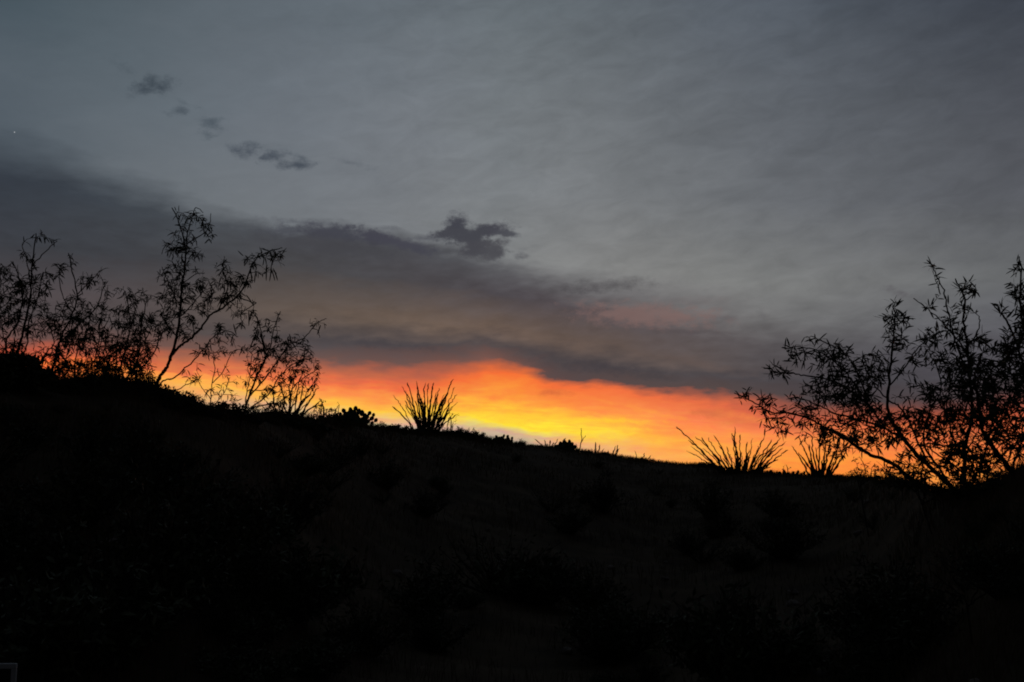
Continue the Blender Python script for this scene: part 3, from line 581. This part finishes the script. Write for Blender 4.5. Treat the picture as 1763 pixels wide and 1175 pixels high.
def near(px, marks):
    return min(marks, key=lambda m: abs(m[0]-px))[1]
LEFT_MARKS = [(60, 'under the leftmost mesquite'), (130, 'under the fork-topped second mesquite'), (215, 'under the dense many-stemmed mesquite'), (290, 'at the foot of the tallest left mesquite'), (365, 'beside the slender sapling'), (430, 'at the foot of the rounded twiggy mesquite'), (500, 'below the ocotillo fan behind the twiggy mesquite'), (545, 'before the feathery leafy bush')]
RIDGE_MARKS = [(575, 'by the feathery bush'), (620, 'round the largest prickly pear'), (670, 'between the largest prickly pear and the upright ocotillo'), (735, 'round the base of the upright ocotillo'), (800, 'by the ragged shrub past the upright ocotillo'), (865, 'by the second prickly pear'), (915, 'between the second prickly pear and the sprawling ocotillo'), (970, 'by the rounded prickly pear and dry stalk'), (1035, 'by the low ocotillos past the dry stalk'), (1290, 'round the base of the widest ocotillo'), (1355, 'between the widest and the narrow ocotillo'), (1415, 'round the base of the narrow ocotillo'), (1480, 'by the leafy bush under the long mesquite limb'), (1545, 'under the lower boughs of the right mesquite')]
KINDS = ['dense rounded', 'low small-leaved', 'open twiggy', 'ragged leafy']
def side_of(px, r):
    return ('left' if px < 590 else 'middle' if px < 1180 else 'right') + (' of the slope, near the viewer' if r < 12 else ' of the slope, halfway up' if r < 22 else ' of the slope, close under the skyline')
# ------------------------------------------------------------------ repeated low shrubs over the dark slope
def shrub_proto(kind, seed):
    random.seed(seed); r = thing('low_shrub', 'x', 'shrub', (0, 0, 0)); st, lf = MB(), MB()
    ntw = (46, 60, 30, 64)[kind]; H = (0.75, 0.5, 0.9, 0.62)[kind]; Wd = (0.55, 0.5, 0.75, 0.6)[kind]
    for _ in range(ntw):
        a = random.uniform(0, 6.283); q = math.sqrt(random.random())*Wd
        tip = Vector((math.cos(a)*q, math.sin(a)*q, H*(1-0.45*(q/Wd)**2)*random.uniform(.55, 1.0)))
        path = [Vector((0, 0, -.1))]
        for i in range(1, 7):
            t = i/6; path.append(Vector((tip.x*t**.8, tip.y*t**.8, tip.z*t**1.1))+rv(.018))
        st.tube(path, [.009*(1-.75*i/6) for i in range(7)], 4, False)
        for i in range(2, 7):
            for _ in range((7, 9, 3, 7)[kind]):
                q2 = path[i-1].lerp(path[i], random.random())+rv(.03); lf.strip(q2, rv()+Vector((0, 0, .4)), random.uniform(.03, .075)*(1.5 if kind == 3 else 1), (.05 if kind == 3 else .018), rv(.3), seg=3)
                if random.random() < .25: e = q2+rv(.05); st.tube([path[i], q2, e], [.003, .002, .001], 3, False)
    st.build('stems', m_bark, r, stuff=True); lf.build('foliage', m_leaf2 if kind != 1 else m_leaf, r, stuff=True)
    return r
protos = [shrub_proto(k, 60+k) for k in range(4)]
random.seed(77); used = [False]*4
def put_shrub(kind, loc, s, label, group):
    if not used[kind]: o = protos[kind]; used[kind] = True
    else: o = copy_tree(protos[kind])
    o.location = loc; o.rotation_euler = (0, 0, random.uniform(0, 6.28)); o.scale = (s*random.uniform(.9, 1.2), s, s*random.uniform(.8, 1.1))
    o['label'] = label; o['group'] = group
# low growth along the crest that makes the left skyline ragged
for px, r, s in [(x+random.uniform(-5, 5), 19.5+max(0, x-350)*.03+random.uniform(-.5, .8), random.uniform(.45, .9)) for x in range(92, 550, 9)]+[(96,20.5,.55),(118,19.2,.7),(150,20.6,.6),(172,19.5,.7),(206,20.7,.55),(236,20.4,.6),(284,20.6,.5),(306,20.5,.55),(330,21.2,.5),(352,21.6,.45),(392,22,.6),(404,21.8,.55),(428,22.4,.5),(452,23.5,.5),(474,24.5,.5),(516,26,.55),(534,27.5,.5)]:
    kd = random.choice([0, 1, 3, 3]); s = s*.74; put_shrub(kd, on_ground(px, r)-Vector((0, 0, .1)), s, KINDS[kd]+' shrub on the skyline '+near(px, LEFT_MARKS), 'low shrubs along the left skyline')
RG = [(x+random.uniform(-6, 6), 0, random.uniform(.38, .85)) for x in list(range(560, 1060, 8))+list(range(1318, 1560, 14))]
RG = [(x, float(np.interp(azel(x, 760)[0], FA, FDS))-random.uniform(0, 1.5), s*(1 if x < 900 else .5)) for x, _, s in RG]
for px, r, s in RG+[(636,35,.5),(704,41,.6),(722,41,.5),(752,41.5,.55),(840,44,.45),(894,46,.4),(912,46.5,.4),(1012,47.5,.4),(1036,47.6,.35),(1262,42,.5),(1300,42.5,.5),(1320,42,.45),(1396,41.5,.5),(1432,41,.5),(1448,41,.45)]:
    kd = random.choice([0, 3, 3, 3]); s = s*(.45 if 582 < px < 655 or 838 < px < 892 or 950 < px < 1000 else .92); put_shrub(kd, on_ground(px, r)-Vector((0, 0, .08)), s, KINDS[kd]+' tuft on the ridge '+near(px, RIDGE_MARKS), 'low shrubs along the middle ridge')
k = 0
while k < 110:
    px = random.uniform(-60, 1820); az = R(azel(px, 900)[0]); ds = float(np.interp(math.degrees(az), FA, FDS)); r = R0+1.2+(ds-R0-3)*random.random()**1.3
    if px > 560 and r < 10.4 and random.random() < .8: continue
    g = on_ground(px, r); s = random.choice([.4, .6, .8, 1.0, 1.3, 1.7])*random.uniform(.85, 1.15)
    room = 1.6+r*float(np.interp(math.degrees(az), FA, FT))-0.10-g.z      # height left below the skyline from the path
    if r > 9.5: s = min(s, room/0.95)
    if s < .22: continue
    kd = random.choice([0, 0, 1, 2]); put_shrub(kd, g, s, KINDS[kd]+' shrub in the dark, '+side_of(px, r), 'shrubs on the dark hillside'); k += 1
# bare branching bush in front of the pale patch, bottom right
tree('bare_bush', 'leafless forking bush in the dark at the lower right', 10.2,
  [([(1672,1050),(1662,1034),(1650,1026),(1624,1018),(1596,1010)],1.8,.8),([(1662,1034),(1640,1014),(1618,998),(1600,980)],1.5,.7),([(1672,1050),(1680,1020),(1690,990),(1684,964)],1.5,.7),([(1676,1045),(1700,1018),(1726,1000),(1750,1004)],1.5,.7),([(1700,1018),(1712,990),(1740,970)],1.1,.6)],
  [(1610,1000,24,16,.4),(1685,985,26,26,.5),(1730,995,26,22,.5),(1650,1005,24,20,.4)], leaf=(.02,.006), seed=71, leaf_keep=.25, leaves_per=1, cat='shrub', twig=.003, trunk_name='stem')

# ------------------------------------------------------------------ rocks
def rock(seed):
    random.seed(seed); mb = MB(); ns, nk = 10, 6
    for j in range(nk+1):
        ph = math.pi*j/nk
        for k in range(ns):
            th = 2*math.pi*k/ns; p = Vector((math.sin(ph)*math.cos(th), math.sin(ph)*math.sin(th), math.cos(ph)))
            q = 1+0.32*mnoise.noise(p*1.6+Vector((seed, 0, 0)))+0.12*mnoise.noise(p*5); mb.v.append(Vector((p.x*q, p.y*q*.8, p.z*q*.55)))
    for j in range(nk):
        for k in range(ns):
            k2 = (k+1) % ns; mb.f.append((j*ns+k, (j+1)*ns+k, (j+1)*ns+k2, j*ns+k2))
    me = bpy.data.meshes.new('rock'); me.from_pydata([tuple(v) for v in mb.v], [], mb.f); me.materials.append(m_rock); return me
RK = [rock(s) for s in range(5)]
def put_rock(px, r, s, label, group=None):
    g = on_ground(px, r); o = bpy.data.objects.new('rock', random.choice(RK)); col.objects.link(o); o.location = g+Vector((0, 0, s*.18)); o.scale = (s, s, s)
    o.rotation_euler = (random.uniform(-.2, .2), random.uniform(-.2, .2), random.uniform(0, 6.28)); o['label'] = label; o['category'] = 'rock'
    if group: o['group'] = group
random.seed(5)
put_rock(680, 9.0, .10, 'upright pale rock at the bottom of the slope, left of the flat one')
put_rock(738, 8.9, .13, 'flat pale rock at the bottom of the slope, right of the upright one')
for _ in range(34):
    px, r = random.uniform(40, 1740), 8.6+random.random()**1.5*18
    put_rock(px, r, random.uniform(.05, .15), 'small stone in the dark, '+side_of(px, r), 'stones on the dark hillside')

# ------------------------------------------------------------------ grass (too many to count): one sheet of blades
rng = np.random.default_rng(4)
n = 90000
px = rng.uniform(-60, 1823, n); azr = np.radians(np.degrees(np.arctan((px-W0/2)/F/math.cos(PITCH))))
ds = np.interp(np.degrees(azr), FA, FDS); r = 7.5+(ds+2.0-7.5)*rng.random(n)**0.8
edge = rng.random(n) < .30; r = np.where(edge, ds+rng.normal(0, 1.3, n), r)
X = np.sin(azr)*r; Y = np.cos(azr)*r; Z = terrain(X, Y)
for i in range(n): Z[i] += (relief(X[i], Y[i])-.05)
dn = np.array([mnoise.noise(Vector((x*.45, y*.45, 30))) for x, y in zip(X, Y)])
keep = (dn+rng.uniform(-.5, .5, n)) > -.12; X, Y, Z, r, dn = X[keep], Y[keep], Z[keep], r[keep], dn[keep]; n = len(X)
h = rng.uniform(.06, .20, n)*(1+dn)*np.where(r > 30, .9, 1.0); w = 0.0035*np.maximum(1, r/14); th = rng.uniform(0, 2*np.pi, n); lx = rng.normal(0, .35, n)*h; ly = rng.normal(0, .35, n)*h
V = np.empty((n, 5, 3)); cx, sy = np.cos(th)*w, np.sin(th)*w
V[:, 0] = np.stack([X-cx, Y-sy, Z-.03], 1); V[:, 1] = np.stack([X+cx, Y+sy, Z-.03], 1)
V[:, 2] = np.stack([X+cx*.7+lx*.3, Y+sy*.7+ly*.3, Z+h*.55], 1); V[:, 3] = np.stack([X-cx*.7+lx*.3, Y-sy*.7+ly*.3, Z+h*.55], 1)
V[:, 4] = np.stack([X+lx, Y+ly, Z+h], 1)
me = bpy.data.meshes.new('grass'); me.vertices.add(n*5); me.vertices.foreach_set('co', V.reshape(-1))
idx = np.arange(n)[:, None]*5; quads = np.concatenate([idx, idx+1, idx+2, idx+3], 1); tris = np.concatenate([idx+3, idx+2, idx+4], 1)
loops = np.concatenate([quads, tris], 1).reshape(-1); me.loops.add(n*7); me.loops.foreach_set('vertex_index', loops)
me.polygons.add(n*2); starts = np.empty((n, 2), int); starts[:, 0] = np.arange(n)*7; starts[:, 1] = np.arange(n)*7+4
me.polygons.foreach_set('loop_start', starts.reshape(-1)); me.update(calc_edges=True); me.validate(); me.materials.append(m_grass)
o = bpy.data.objects.new('grass', me); col.objects.link(o); o['kind'] = 'stuff'; o['label'] = 'thin dry grass scattered over the dark hillside'; o['category'] = 'grass'

# ------------------------------------------------------------------ framed dark glass at the bottom left corner
fx = 4.0
tl = P(28, 1143, fx); m = fx/F*1.02
wid, hei, bar = 0.62, 0.46, 0.0165
root = thing('framed_panel', 'pale framed dark glass panel just showing at the bottom left corner', 'panel', (tl.x-wid/2, tl.y, 0))
def box(name, x0, x1, y0, y1, z0, z1, mt, bev=.002):
    mb = MB(); c = [(x, y, z) for x in (x0, x1) for y in (y0, y1) for z in (z0, z1)]
    mb.v = [Vector(v) for v in c]; mb.f = [(0, 1, 3, 2), (4, 6, 7, 5), (0, 4, 5, 1), (2, 3, 7, 6), (0, 2, 6, 4), (1, 5, 7, 3)]
    o = mb.build(name, mt, root, root.location, smooth=False); b = o.modifiers.new('bevel', 'BEVEL'); b.width = bev; b.segments = 2; return o
X1 = tl.x; X0 = tl.x-wid; Zt = tl.z; Zb = tl.z-hei; Y0 = tl.y
box('frame_rail', X0, X1, Y0, Y0+.012, Zt-bar, Zt, m_frame); box('frame_rail', X0, X1, Y0, Y0+.012, Zb, Zb+bar, m_frame)
box('frame_rail', X1-bar, X1, Y0+.001, Y0+.011, Zb+bar, Zt-bar, m_frame); box('frame_rail', X0, X0+bar, Y0+.001, Y0+.011, Zb+bar, Zt-bar, m_frame)
box('glass', X0+bar, X1-bar, Y0+.004, Y0+.008, Zb+bar, Zt-bar, m_glass, .0005)
for xx in (X0+.04, X1-.06): box('leg', xx, xx+.02, Y0+.002, Y0+.010, -.02, Zb, m_frame)
